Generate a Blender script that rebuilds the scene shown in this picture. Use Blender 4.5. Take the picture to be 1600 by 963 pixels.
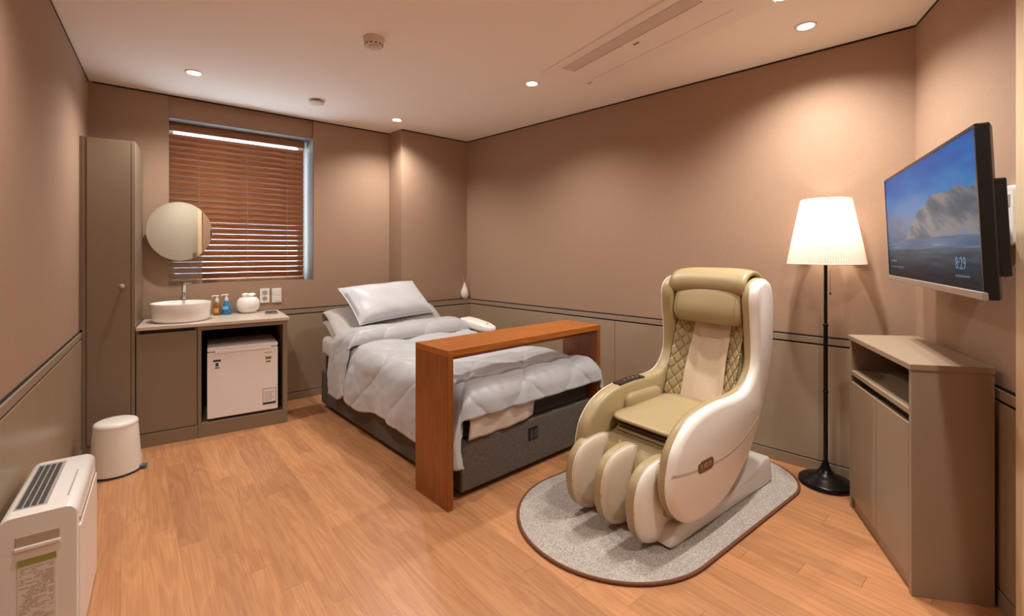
import bpy, bmesh, math, random
import numpy as np
from mathutils import Vector, Matrix
for o in list(bpy.data.objects): bpy.data.objects.remove(o)
random.seed(7)
S = bpy.context.scene
COL = S.collection
PI = math.pi
# ------------------------------------------------------------------ camera
cam = bpy.data.cameras.new('camera'); co = bpy.data.objects.new('camera', cam); COL.objects.link(co)
cam.sensor_fit = 'HORIZONTAL'; cam.sensor_width = 36.0; cam.lens = 36.0*720/1600
cam.shift_y = -86.5/1600; cam.clip_start = 0.05
co.location = (0, 0, 1.25); co.rotation_euler = (PI/2, 0, 0)
S.camera = co
# ------------------------------------------------------------------ world, exposure
S.view_settings.view_transform = 'Standard'; S.view_settings.look = 'None'
S.view_settings.gamma = 1; S.view_settings.use_curve_mapping = False
S.view_settings.exposure = 0.86
W = bpy.data.worlds.new('sky'); S.world = W; W.use_nodes = True
W.node_tree.nodes['Background'].inputs[0].default_value = (0.72, 0.86, 1.0, 1)
W.node_tree.nodes['Background'].inputs[1].default_value = 5.5
LIGHT_COL = (1.0, 0.965, 0.92)
S.cycles.diffuse_bounces = 8; S.cycles.max_bounces = 14
DOWN_W = 42.0          # watts of each recessed downlight
LAMP_W = 2.7           # bulb of the floor lamp
LAMP_COL = (1.0, 0.84, 0.68)

# ------------------------------------------------------------------ helpers
def lin(c):
    c = c.lstrip('#'); v = [int(c[i:i+2], 16)/255 for i in (0, 2, 4)]
    return tuple((x/12.92 if x <= .04045 else ((x+.055)/1.055)**2.4) for x in v) + (1,)
MATS = {}
def mat(name, color, rough=.5, metal=0, noise=0, nscale=8, bump=0, bscale=200, coat=0, spec=.5, sheen=0, stretch=None, trans=0, alpha=1, emit=None, estr=0):
    if name in MATS: return MATS[name]
    m = bpy.data.materials.new(name); m.use_nodes = True; MATS[name] = m
    nt = m.node_tree; b = nt.nodes['Principled BSDF']; L = nt.links
    c = lin(color) if isinstance(color, str) else color
    b.inputs['Base Color'].default_value = c
    b.inputs['Roughness'].default_value = rough; b.inputs['Metallic'].default_value = metal
    b.inputs['Specular IOR Level'].default_value = spec
    b.inputs['Coat Weight'].default_value = coat; b.inputs['Coat Roughness'].default_value = .15
    b.inputs['Sheen Weight'].default_value = sheen
    b.inputs['Transmission Weight'].default_value = trans
    b.inputs['Alpha'].default_value = alpha
    if emit: b.inputs['Emission Color'].default_value = lin(emit) if isinstance(emit, str) else emit; b.inputs['Emission Strength'].default_value = estr
    if noise or bump:
        tc = nt.nodes.new('ShaderNodeTexCoord'); mp = nt.nodes.new('ShaderNodeMapping')
        L.new(tc.outputs['Object'], mp.inputs[0])
        if stretch: mp.inputs['Scale'].default_value = stretch
    if noise:
        n = nt.nodes.new('ShaderNodeTexNoise'); n.inputs['Scale'].default_value = nscale; n.inputs['Detail'].default_value = 4
        L.new(mp.outputs[0], n.inputs['Vector'])
        mx = nt.nodes.new('ShaderNodeMixRGB'); mx.blend_type = 'MIX'
        mx.inputs[1].default_value = tuple(x*(1-noise) for x in c[:3]) + (1,)
        mx.inputs[2].default_value = tuple(min(1, x*(1+noise)) for x in c[:3]) + (1,)
        L.new(n.outputs['Fac'], mx.inputs[0]); L.new(mx.outputs[0], b.inputs['Base Color'])
    if bump:
        n2 = nt.nodes.new('ShaderNodeTexNoise'); n2.inputs['Scale'].default_value = bscale; n2.inputs['Detail'].default_value = 3
        L.new(mp.outputs[0], n2.inputs['Vector'])
        bp = nt.nodes.new('ShaderNodeBump'); bp.inputs['Strength'].default_value = bump; bp.inputs['Distance'].default_value = .002
        L.new(n2.outputs['Fac'], bp.inputs['Height']); L.new(bp.outputs[0], b.inputs['Normal'])
    return m
def weave(name, c1, c2, scale=400, rough=.85, bump=.25, big=.12, spec=.3):
    """woven fabric: two crossed wave textures"""
    if name in MATS: return MATS[name]
    m = bpy.data.materials.new(name); m.use_nodes = True; MATS[name] = m
    nt = m.node_tree; b = nt.nodes['Principled BSDF']; L = nt.links
    b.inputs['Roughness'].default_value = rough; b.inputs['Specular IOR Level'].default_value = spec
    tc = nt.nodes.new('ShaderNodeTexCoord')
    def nz(sc):
        mp = nt.nodes.new('ShaderNodeMapping'); mp.inputs['Scale'].default_value = sc
        L.new(tc.outputs['Object'], mp.inputs[0])
        n = nt.nodes.new('ShaderNodeTexNoise'); n.inputs['Scale'].default_value = 1; n.inputs['Detail'].default_value = 2
        L.new(mp.outputs[0], n.inputs['Vector']); return n
    a = nz((scale, scale, scale*.08)); d = nz((scale*.08, scale*.08, scale))
    ad = nt.nodes.new('ShaderNodeMath'); ad.operation = 'ADD'
    L.new(a.outputs['Fac'], ad.inputs[0]); L.new(d.outputs['Fac'], ad.inputs[1])
    rp = nt.nodes.new('ShaderNodeValToRGB'); rp.color_ramp.elements[0].position = .35; rp.color_ramp.elements[1].position = .65
    rp.color_ramp.elements[0].color = lin(c1); rp.color_ramp.elements[1].color = lin(c2)
    hf = nt.nodes.new('ShaderNodeMath'); hf.operation = 'MULTIPLY'; hf.inputs[1].default_value = .5
    L.new(ad.outputs[0], hf.inputs[0]); L.new(hf.outputs[0], rp.inputs[0]); L.new(rp.outputs[0], b.inputs['Base Color'])
    bp = nt.nodes.new('ShaderNodeBump'); bp.inputs['Strength'].default_value = bump; bp.inputs['Distance'].default_value = .001
    L.new(ad.outputs[0], bp.inputs['Height']); L.new(bp.outputs[0], b.inputs['Normal'])
    return m
def wood(name, c1, c2, c3, axis=0, rnd=False, rough=.4, scale=1.0, coat=0.0, rvar=.5):
    if name in MATS: return MATS[name]
    m = bpy.data.materials.new(name); m.use_nodes = True; MATS[name] = m
    nt = m.node_tree; b = nt.nodes['Principled BSDF']; L = nt.links
    b.inputs['Roughness'].default_value = rough; b.inputs['Coat Weight'].default_value = coat; b.inputs['Coat Roughness'].default_value = .25
    tc = nt.nodes.new('ShaderNodeTexCoord'); src = tc.outputs['Object']
    if rnd:
        oi = nt.nodes.new('ShaderNodeObjectInfo')
        vm = nt.nodes.new('ShaderNodeVectorMath'); vm.operation = 'SCALE'; vm.inputs[0].default_value = (37, 19, 7)
        L.new(oi.outputs['Random'], vm.inputs['Scale'])
        va = nt.nodes.new('ShaderNodeVectorMath'); va.operation = 'ADD'
        L.new(src, va.inputs[0]); L.new(vm.outputs[0], va.inputs[1]); src = va.outputs[0]
    mp = nt.nodes.new('ShaderNodeMapping'); sc = [14*scale]*3; sc[axis] = 1.6*scale; mp.inputs['Scale'].default_value = sc
    L.new(src, mp.inputs[0])
    n = nt.nodes.new('ShaderNodeTexNoise'); n.inputs['Scale'].default_value = 1; n.inputs['Detail'].default_value = 3; n.inputs['Distortion'].default_value = .6
    L.new(mp.outputs[0], n.inputs['Vector'])
    # growth rings from the noise itself
    mu = nt.nodes.new('ShaderNodeMath'); mu.operation = 'MULTIPLY'; mu.inputs[1].default_value = 36
    L.new(n.outputs['Fac'], mu.inputs[0])
    si = nt.nodes.new('ShaderNodeMath'); si.operation = 'SINE'; L.new(mu.outputs[0], si.inputs[0])
    mp2 = nt.nodes.new('ShaderNodeMapping'); s2 = [190*scale]*3; s2[axis] = 3.5*scale; mp2.inputs['Scale'].default_value = s2
    L.new(src, mp2.inputs[0])
    n2 = nt.nodes.new('ShaderNodeTexNoise'); n2.inputs['Scale'].default_value = 1; n2.inputs['Detail'].default_value = 2
    L.new(mp2.outputs[0], n2.inputs['Vector'])
    ma = nt.nodes.new('ShaderNodeMath'); ma.operation = 'MULTIPLY_ADD'; ma.inputs[1].default_value = .11; L.new(si.outputs[0], ma.inputs[0])
    mh = nt.nodes.new('ShaderNodeMath'); mh.operation = 'MULTIPLY_ADD'; mh.inputs[1].default_value = .7; mh.inputs[2].default_value = .15; L.new(n2.outputs['Fac'], mh.inputs[0]); L.new(mh.outputs[0], ma.inputs[2])
    rp = nt.nodes.new('ShaderNodeValToRGB'); e = rp.color_ramp.elements
    e[0].position = .28; e[0].color = lin(c1); e[1].position = .72; e[1].color = lin(c3)
    k = e.new(.5); k.color = lin(c2)
    L.new(ma.outputs[0], rp.inputs[0]); out = rp.outputs[0]
    if rnd:
        hv = nt.nodes.new('ShaderNodeHueSaturation')
        mr = nt.nodes.new('ShaderNodeMapRange'); mr.inputs[3].default_value = 1-rvar*.32; mr.inputs[4].default_value = 1+rvar*.3
        L.new(oi.outputs['Random'], mr.inputs[0]); L.new(mr.outputs[0], hv.inputs['Value']); L.new(out, hv.inputs['Color']); out = hv.outputs[0]
    L.new(out, b.inputs['Base Color'])
    bp = nt.nodes.new('ShaderNodeBump'); bp.inputs['Strength'].default_value = .08; bp.inputs['Distance'].default_value = .001
    L.new(n2.outputs['Fac'], bp.inputs['Height']); L.new(bp.outputs[0], b.inputs['Normal'])
    return m

class MB:
    """collects shapes; build() links them as ONE mesh object"""
    def __init__(s): s.v = []; s.f = []
    def add(s, vs, fs):
        k = len(s.v); s.v += [tuple(map(float, p)) for p in vs]; s.f += [tuple(i+k for i in f) for f in fs]; return s
    def box(s, x0, x1, y0, y1, z0, z1):
        return s.prism([(x0, y0), (x1, y0), (x1, y1), (x0, y1)], z0, z1)
    def prism(s, poly, z0, z1):
        a = sum(poly[i][0]*poly[(i+1) % len(poly)][1]-poly[(i+1) % len(poly)][0]*poly[i][1] for i in range(len(poly)))
        if a < 0: poly = poly[::-1]
        n = len(poly)
        return s.add([(x, y, z0) for x, y in poly] + [(x, y, z1) for x, y in poly],
                     [tuple(range(n))[::-1], tuple(range(n, 2*n))] + [(i, (i+1) % n, n+(i+1) % n, n+i) for i in range(n)])
    def rings(s, rs, cap=True, closed=False):
        """loft between equal-length rings of points"""
        n = len(rs[0]); vs = [p for r in rs for p in r]; fs = []
        m = len(rs)
        for j in range(m if closed else m-1):
            for i in range(n):
                a, b = j*n+i, j*n+(i+1) % n; c, d = ((j+1) % m)*n+(i+1) % n, ((j+1) % m)*n+i
                fs.append((a, b, c, d))
        if cap and not closed: fs += [tuple(range(n))[::-1], tuple(range((m-1)*n, m*n))]
        return s.add(vs, fs)
    def lathe(s, prof, seg=32, c=(0, 0, 0), cap=True):
        rs = [[(c[0]+r*math.cos(2*PI*i/seg), c[1]+r*math.sin(2*PI*i/seg), c[2]+z) for i in range(seg)] for r, z in prof]
        return s.rings(rs, cap)
    def tube(s, pts, r, seg=8):
        pts = [Vector(p) for p in pts]; rs = []
        for i, p in enumerate(pts):
            t = (pts[min(i+1, len(pts)-1)]-pts[max(i-1, 0)]).normalized()
            u = t.cross(Vector((0, 0, 1)));
            if u.length < .05: u = t.cross(Vector((1, 0, 0)))
            u.normalize(); w = t.cross(u)
            rr = r[i] if isinstance(r, (list, tuple)) else r
            rs.append([p+u*rr*math.cos(2*PI*k/seg)+w*rr*math.sin(2*PI*k/seg) for k in range(seg)])
        return s.rings(rs)
    def grid(s, P):
        """P[j][i] points -> open quad sheet"""
        n = len(P[0]); m = len(P)
        return s.add([p for r in P for p in r], [(j*n+i, j*n+i+1, (j+1)*n+i+1, (j+1)*n+i) for j in range(m-1) for i in range(n-1)])
    def build(s, name, m, parent=None, bevel=0, smooth=False, seg=2, solid=0, sub=0, flip=False, weld=False):
        me = bpy.data.meshes.new(name); me.from_pydata(s.v, [], s.f); me.validate()
        bm = bmesh.new(); bm.from_mesh(me)
        if weld: bmesh.ops.remove_doubles(bm, verts=bm.verts, dist=1e-5)
        bmesh.ops.recalc_face_normals(bm, faces=bm.faces)
        if flip: bmesh.ops.reverse_faces(bm, faces=bm.faces)
        if smooth:
            for f in bm.faces: f.smooth = True
        bm.to_mesh(me); bm.free()
        if smooth: me.set_sharp_from_angle(angle=math.radians(smooth if smooth is not True else 50))
        me.materials.append(m)
        o = bpy.data.objects.new(name, me); COL.objects.link(o)
        if parent: o.parent = parent
        if solid: k = o.modifiers.new('t', 'SOLIDIFY'); k.thickness = solid; k.offset = 0
        if bevel: k = o.modifiers.new('b', 'BEVEL'); k.width = bevel; k.segments = seg; k.limit_method = 'ANGLE'; k.angle_limit = math.radians(40); k.harden_normals = False
        if sub: k = o.modifiers.new('s', 'SUBSURF'); k.levels = sub; k.render_levels = sub
        return o
def empty(name, loc, deg=0):
    o = bpy.data.objects.new(name, None); COL.objects.link(o); o.empty_display_size = .1
    o.location = loc; o.rotation_euler = (0, 0, math.radians(deg)); return o
def tag(o, label, cat, group=None):
    o['label'] = label; o['category'] = cat
    if group: o['group'] = group
    return o
def struct(o, label=None):
    o['kind'] = 'structure'
    if label: o['label'] = label
    return o
def thing(name, loc, deg, label, cat, group=None): return tag(empty(name, loc, deg), label, cat, group)
def copy_tree(o, parent=None):
    c = o.copy(); COL.objects.link(c)
    if parent: c.parent = parent
    for ch in list(o.children): copy_tree(ch, c)
    return c
def text(name, body, size, m, parent, M, thick=.0006):
    cu = bpy.data.curves.new(name, 'FONT'); cu.body = body; cu.size = size; cu.align_x = 'CENTER'; cu.align_y = 'CENTER'; cu.extrude = thick
    t = bpy.data.objects.new(name, cu); COL.objects.link(t); bpy.context.view_layer.update()
    me = bpy.data.meshes.new_from_object(t); bpy.data.objects.remove(t)
    me.transform(M); me.materials.clear(); me.materials.append(m)
    o = bpy.data.objects.new(name, me); COL.objects.link(o); o.parent = parent; return o
def catmull(pts, n, closed=True):
    out = []; N = len(pts); rng = N if closed else N-1
    for i in range(rng):
        g = lambda k: np.array(pts[k % N] if closed else pts[min(max(k, 0), N-1)], float)
        p0, p1, p2, p3 = g(i-1), g(i), g(i+1), g(i+2)
        for j in range(n):
            t = j/n
            out.append(.5*((2*p1)+(-p0+p2)*t+(2*p0-5*p1+4*p2-p3)*t*t+(-p0+3*p1-3*p2+p3)*t**3))
    if not closed: out.append(np.array(pts[-1], float))
    return np.array(out)
def resample(P, n, closed=True):
    Q = np.vstack([P, P[:1]]) if closed else P
    d = np.r_[0, np.cumsum(np.linalg.norm(np.diff(Q, axis=0), axis=1))]
    s = np.linspace(0, d[-1], n+1)[:-1] if closed else np.linspace(0, d[-1], n)
    return np.stack([np.interp(s, d, Q[:, k]) for k in range(Q.shape[1])], 1)
def inset(P, d):
    """move a closed 2-D outline inwards by d"""
    T = np.roll(P, -1, 0)-np.roll(P, 1, 0); T /= np.linalg.norm(T, axis=1)[:, None]+1e-9
    A = .5*np.sum(P[:, 0]*np.roll(P[:, 1], -1)-np.roll(P[:, 0], -1)*P[:, 1])
    N = np.stack([-T[:, 1], T[:, 0]], 1)*(1 if A > 0 else -1)
    return P+N*d
def sstep(a, b, x): t = np.clip((x-a)/(b-a), 0, 1); return t*t*(3-2*t)
def rounded_rect(w, h, r, n=6):
    out = []
    for cx, cy, a0 in ((w/2-r, h/2-r, 0), (-w/2+r, h/2-r, 90), (-w/2+r, -h/2+r, 180), (w/2-r, -h/2+r, 270)):
        for i in range(n+1):
            a = math.radians(a0+90*i/n); out.append((cx+r*math.cos(a), cy+r*math.sin(a)))
    return out

# ------------------------------------------------------------------ materials of the room
M_wall = weave('wallpaper', '#a0836c', '#a98b74', 520, .8, .15)
M_wains = mat('wainscot_lacquer', '#9f8a71', .30, noise=.03, nscale=3, bump=.05, bscale=500)
M_rail = mat('rail_lacquer', '#97836d', .4)
M_groove = mat('groove_dark', '#241a12', .9)
M_ceil = mat('ceiling_paint', '#faefe1', .9, noise=.01, nscale=2, bump=.04, bscale=300)
M_plank = wood('floor_wood', '#ae7850', '#bb8358', '#c59063', axis=0, rnd=True, rough=.34, rvar=.42)
M_under = mat('floor_joint', '#5a3418', .8)
M_cab = mat('cabinet_taupe', '#85735f', .38, noise=.02, nscale=2, bump=.03, bscale=400)
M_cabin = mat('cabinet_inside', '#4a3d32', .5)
M_white = mat('white_plastic', '#e9e2da', .35)
M_ceramic = mat('white_ceramic', '#f2ece6', .12, coat=.4)
M_black = mat('black_plastic', '#0d0c0c', .35)
M_chrome = mat('chrome', '#d8d4d0', .12, metal=1)
M_jamb = wood('door_wood', '#dcc09a', '#e4c9a4', '#e9d2b0', axis=2, rough=.45)

# ------------------------------------------------------------------ room plan (metres, camera at the origin)
H = 2.41
CL = np.array([-2.835, 3.116]); EB = np.array([.768, .640]); NB = np.array([.640, -.768])      # window wall: corner, along, into the room
P1 = np.array([-1.196, 4.483]); P2 = np.array([-1.036, 4.319]); P3 = np.array([-.470, 4.815])  # pillar
R0 = np.array([2.055, 2.345]); ER = np.array([-.410, -.912])                                   # corner and direction of the tv wall
RE = R0+ER*2.95; CW = CL-EB*.022; LE = CW+np.array([.745, -1.0])*3.47
room = [tuple(CW), (-.62, 4.962), tuple(R0), tuple(RE), tuple(LE)]
def outn(p, q):
    d = (q-p)/np.linalg.norm(q-p); n = np.array([d[1], -d[0]])
    c = np.array([0, 2.0]);
    return n if np.dot(n, p-c) > 0 else -n
def strip(p, q, z0, z1, t0, t1, mb=None):
    """wall-like slab between two plan points, from t0 to t1 outwards"""
    n = outn(p, q); mb = mb or MB()
    return mb.prism([tuple(p+n*t0), tuple(q+n*t0), tuple(q+n*t1), tuple(p+n*t1)], z0, z1)

# floor with single planks -------------------------------------------------
fl = struct(MB().prism(room, -.10, -.0065).build('floor', M_under), 'warm orange-brown wood strip floor')
def clip(poly, hull):
    out = poly
    for i in range(len(hull)):
        a = np.array(hull[i]); b = np.array(hull[(i+1) % len(hull)]); e = b-a
        side = lambda p: -(e[0]*(p[1]-a[1])-e[1]*(p[0]-a[0]))
        src, out = out, []
        for j in range(len(src)):
            p, q = np.array(src[j]), np.array(src[(j+1) % len(src)]); sp, sq = side(p), side(q)
            if sp >= 0: out.append(tuple(p))
            if sp*sq < 0: t = sp/(sp-sq); out.append(tuple(p+(q-p)*t))
        if not out: return []
    return out
PW, PL = .092, .96
pdir = np.array([-.640, .768]); pang = math.atan2(pdir[1], pdir[0]); pper = np.array([-pdir[1], pdir[0]])
def plank_mesh(poly):
    c = np.mean(poly, 0); g = .0002
    def sh(p, d): v = np.array(p)-c; return tuple(c+v*(1-d/np.linalg.norm(v)))
    n = len(poly); a = [sh(p, g) for p in poly]; b = [sh(p, g+.0007) for p in poly]
    return MB().rings([[(x, y, -.006) for x, y in a], [(x, y, -.0006) for x, y in a], [(x, y, 0) for x, y in b]])
full = None; hull = room
tmp = []
for r in range(-40, 60):
    off = ((r*7919) % 100)/100*PL
    for k in range(-6, 8):
        o = np.array([-.4, 1.6])+pper*(r*PW)+pdir*(k*PL+off)
        poly = [tuple(o), tuple(o+pdir*PL), tuple(o+pdir*PL+pper*PW), tuple(o+pper*PW)]
        cl = clip(poly, hull)
        if len(cl) < 3: continue
        A = abs(sum(cl[i][0]*cl[(i+1) % len(cl)][1]-cl[(i+1) % len(cl)][0]*cl[i][1] for i in range(len(cl))))/2
        if A < .0015: continue
        loc = [tuple(np.array([np.dot(np.array(p)-o, pdir), np.dot(np.array(p)-o, pper)])) for p in cl]
        if A > PW*PL*.9999:
            if full is None:
                full = plank_mesh(loc).build('plank', M_plank, fl); ob = full
            else:
                ob = full.copy(); COL.objects.link(ob)
        else:
            ob = plank_mesh(loc).build('plank', M_plank, fl)
        ob.location = (o[0], o[1], 0); ob.rotation_euler = (0, 0, pang)

# ceiling ------------------------------------------------------------------
struct(MB().prism([(-3.2, 3.2), (-.75, 5.45), (2.35, 2.5), (1.0, -.6), (-.5, -.6)], H, H+.12).build('ceiling', M_ceil), 'plain off-white ceiling')

# walls --------------------------------------------------------------------
def wainscot(wall, p, q, seams=(), proud=.0, base='left', z_top=.775, panel_mat=None):
    """chair rail, panels, skirting in front of a wall line"""
    L = np.linalg.norm(q-p); d = (q-p)/L
    f, b = -.012-proud, 0.0
    strip(p, q, 0, z_top, -.004-proud, b).build('backing', M_groove, wall)
    strip(p, q, H-.011, H-.0005, -.0015, .002).build('shade_line', M_groove, wall)  # dark strip painted as the shadow line where wall meets ceiling
    strip(p, q, .731, .765, f, -.002).build('chair_rail', M_rail, wall, bevel=.0015)
    cuts = [0]+list(seams)+[L]
    for i in range(len(cuts)-1):
        a, c = cuts[i]+(.0015 if i else 0), cuts[i+1]-(.0015 if i < len(cuts)-2 else 0)
        strip(p+d*a, p+d*c, .066, .721, f, -.002).build('wainscot_panel', M_wains, wall, bevel=.0015)
    bb = strip(p, q, .0, .060, f-.003, -.002).build('baseboard_'+base, M_rail, None, bevel=.002)
    struct(bb)
wl = struct(strip(LE, CW, 0, H, 0, .12).build('wall_left', M_wall), 'brown woven wallpaper wall over taupe panelling, left')
wainscot(wl, LE, CW, (1.6, 3.0), base='left')
# window wall with niche: s from .41 to 1.431
s0, s1, SILL, HEAD = .41, 1.431, 1.01, 2.255
ext = np.linalg.norm(P1-CL)+.35
def wb(s): return CL+EB*s
mb = MB()
def wbox(sa, sb, z0, z1, t0, t1, mb): 
    n = -NB; a, b = wb(sa), wb(sb)
    return mb.prism([tuple(a+n*t0), tuple(b+n*t0), tuple(b+n*t1), tuple(a+n*t1)], z0, z1)
wbox(-.15, s0, 0, H, 0, .38, mb); wbox(s1, ext, 0, H, 0, .38, mb); wbox(s0, s1, 0, SILL, 0, .38, mb); wbox(s0, s1, HEAD, H, .035, .38, mb)
wk = struct(mb.build('wall_back', M_wall), 'brown wallpaper wall with the window niche')
wainscot(wk, wb(0), P1, (1.02,), base='back')
# reveals of the niche
M_rev = mat('niche_paint', '#8d857c', .6)
mb = MB(); wbox(s1-.004, s1, SILL, HEAD, .004, .30, mb); wbox(s0, s0+.004, SILL, HEAD, .004, .30, mb); wbox(s0, s1, HEAD-.004, HEAD, .036, .30, mb)
mb.build('niche_lining', M_rev, wk)
mb = MB(); wbox(s0, s1, SILL, SILL+.004, .002, .30, mb); mb.build('window_sill', M_rail, wk)
wp = struct(MB().prism([tuple(P1), tuple(P2), tuple(P3), (-.30, 4.99), (-.62, 5.2), (-1.28, 4.60)], 0, H).build('wall_pillar', M_wall), 'wallpapered corner pillar beside the window')
wainscot(wp, P2, P3, (), proud=.06, base='pillar')
d = (P3-P2)/np.linalg.norm(P3-P2)
strip(P2, P3-d*.0, .767, .775, -.072, 0).build('ledge', M_rail, wp)
wr = struct(strip(P3+(P3-R0)*.1, R0, 0, H, 0, .12).build('wall_long', M_wall), 'long brown wallpaper wall behind the massage chair')
wainscot(wr, P3, R0, (1.78,), base='long')
DJ = .93   # start of the door frame along the tv wall
wt = struct(MB().build('wall_right', M_wall), 'brown wallpaper wall that carries the television') if False else None
DK, DE = 1.50, 2.30   # sliding door: leaf opening along the tv wall
mb = MB(); strip(R0, R0+ER*DK, 0, H, 0, .12, mb); strip(R0+ER*DE, RE, 0, H, 0, .12, mb); strip(R0+ER*DK, R0+ER*DE, 2.12, H, 0, .12, mb)
wt = struct(mb.build('wall_right', M_wall), 'brown wallpaper wall that carries the television')
wainscot(wt, R0, R0+ER*DJ, (), base='right')
# corner: rear wall behind the viewpoint
we = struct(strip(RE, LE, 0, H, 0, .12).build('wall_rear', M_wall))
# door and its frame
dk0, dk1 = R0+ER*DK, R0+ER*DE
dr = empty('door_1', (0, 0, 0)); struct(dr, 'pale grey door in a light wood frame')
strip(dk0+ER*.052, dk1-ER*.052, .005, 2.065, .03, .07).build('door_leaf', mat('door_paint', '#b4afa0', .5), dr, bevel=.002)
for a, b in ((dk0, dk0+ER*.05), (dk1-ER*.05, dk1)): strip(a, b, 0, 2.12, -.022, .12).build('jamb', M_jamb, dr, bevel=.002)
strip(dk0+ER*.05, dk1-ER*.05, 2.07, 2.12, -.022, .12).build('head_jamb', M_jamb, dr, bevel=.002)
strip(dk0+ER*.08, dk0+ER*.12, .95, 1.25, .012, .03).build('door_handle', M_chrome, dr, bevel=.003)
struct(strip(R0+ER*DJ, R0+ER*(DJ+.06), 0, H-.001, -.028, -.0005).build('trim_1', M_jamb, None, bevel=.002), 'light wood upright at the right edge beside the television')
# window ---------------------------------------------------------------------
WANG = math.degrees(math.atan2(EB[1], EB[0]))
def wloc(s, out, z): p = wb(s)-NB*out; return (p[0], p[1], z)
win = empty('window_1', wloc(s0, .30, 0), WANG); struct(win, 'window behind the wooden blind')
ww = s1-s0
M_frame = mat('window_frame_white', '#dfe3e6', .4)
for nm, a in (('frame', (0, ww, 0, .05, SILL, SILL+.05)), ('frame', (0, ww, 0, .05, HEAD-.05, HEAD)), ('frame', (0, .05, 0, .05, SILL+.05, HEAD-.05)), ('frame', (ww-.05, ww, 0, .05, SILL+.05, HEAD-.05))):
    MB().box(*a).build(nm, M_frame, win, bevel=.003)
M_glass = bpy.data.materials.new('glass'); M_glass.use_nodes = True
nt = M_glass.node_tree; nt.nodes.remove(nt.nodes['Principled BSDF'])
tr = nt.nodes.new('ShaderNodeBsdfTransparent'); tr.inputs[0].default_value = (.93, .97, 1, 1)
gl = nt.nodes.new('ShaderNodeBsdfGlossy'); gl.inputs['Roughness'].default_value = .02
mx = nt.nodes.new('ShaderNodeMixShader'); mx.inputs[0].default_value = .06
nt.links.new(tr.outputs[0], mx.inputs[1]); nt.links.new(gl.outputs[0], mx.inputs[2]); nt.links.new(mx.outputs[0], nt.nodes['Material Output'].inputs[0])
for a, b in ((.05, ww-.05),): MB().box(a, b, .02, .026, SILL+.05, HEAD-.05).build('pane', M_glass, win)
# venetian blind
M_slat = wood('blind_wood', '#8a5836', '#a06a45', '#ad7850', axis=0, rough=.34)
bl = thing('venetian_blind', wloc(s0, .19, 0), WANG, 'brown wooden venetian blind hanging in the window niche', 'blind')
MB().box(.012, ww-.03, -.03, .03, HEAD-.07, HEAD-.012).build('head_rail', M_slat, bl, bevel=.003)
nsl = 25; zb, zt = SILL+.055, HEAD-.112; sl0 = None; tilt = math.radians(55)
for i in range(nsl):
    if sl0 is None:
        mb = MB(); rs = []
        for x in (.014, ww-.034):
            ring = []
            for k in range(5): u = (k/4-.5)*.05; ring.append((x, u, .0065*math.cos(u/.025*PI/2)+.0012))
            for k in range(4, -1, -1): u = (k/4-.5)*.05; ring.append((x, u, .0065*math.cos(u/.025*PI/2)-.0012))
            rs.append(ring)
        mb.rings(rs); sl0 = mb.build('slat', M_slat, bl, smooth=60); o = sl0
    else: o = sl0.copy(); COL.objects.link(o)
    o.location = (0, 0, zb+(zt-zb)*i/(nsl-1)); o.rotation_euler = (-tilt+random.uniform(-.025, .025)-.05*i/nsl, 0, 0)
MB().box(.014, ww-.034, -.026, .026, SILL+.006, SILL+.026).build('bottom_rail', M_slat, bl, bevel=.003)
M_cord = mat('blind_cord', '#a98a74', .8)
for fx in (.2, .53, .83):
    for dy in (-.026, .026):
        MB().tube([(ww*fx, dy, SILL+.02), (ww*fx, dy, HEAD-.02)], .0016, 5).build('ladder_cord', M_cord, bl)

# ------------------------------------------------------------------ ceiling fittings
M_ring = mat('downlight_ring', '#efe6dc', .4)
M_led = mat('downlight_lens', '#ffffff', .5, emit=(1, .92, .82, 1), estr=14)
dl0 = None
def downlight(x, y, label, power=1.0):
    t = thing('downlight', (x, y, H), 0, label, 'downlight', 'recessed ceiling downlights')
    MB().rings([[(r*math.cos(2*PI*i/40), r*math.sin(2*PI*i/40), z) for i in range(40)] for r, z in ((.050, 0), (.047, -.006), (.038, -.006), (.036, .0))], cap=False).build('trim_ring', M_ring, t, smooth=True)
    MB().lathe([(.036, -.0005), (.0355, -.002)], 32).build('lens', M_led, t)
    ld = bpy.data.lights.new('downlight_beam', 'SPOT'); ld.energy = DOWN_W*power; ld.color = LIGHT_COL; ld.spot_size = math.radians(142); ld.spot_blend = .85; ld.shadow_soft_size = .035
    lo = bpy.data.objects.new('downlight_beam', ld); COL.objects.link(lo); lo.parent = t; lo.location = (0, 0, -.012)
downlight(-2.044, 2.962, 'downlight over the tall narrow cabinet and sink')
downlight(.136, 3.152, 'downlight in the middle of ceiling beside the air conditioner panel')
downlight(-1.004, 4.015, 'downlight nearest the corner pillar, over the bed head')
downlight(1.50, 2.353, 'downlight over the floor lamp near the television wall')
downlight(1.215, 2.075, 'downlight cut by the top edge of the photo')
downlight(-1.05, 1.35, 'downlight over the open floor near the viewpoint')
downlight(.95, .95, 'downlight over the door side of the room')
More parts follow.
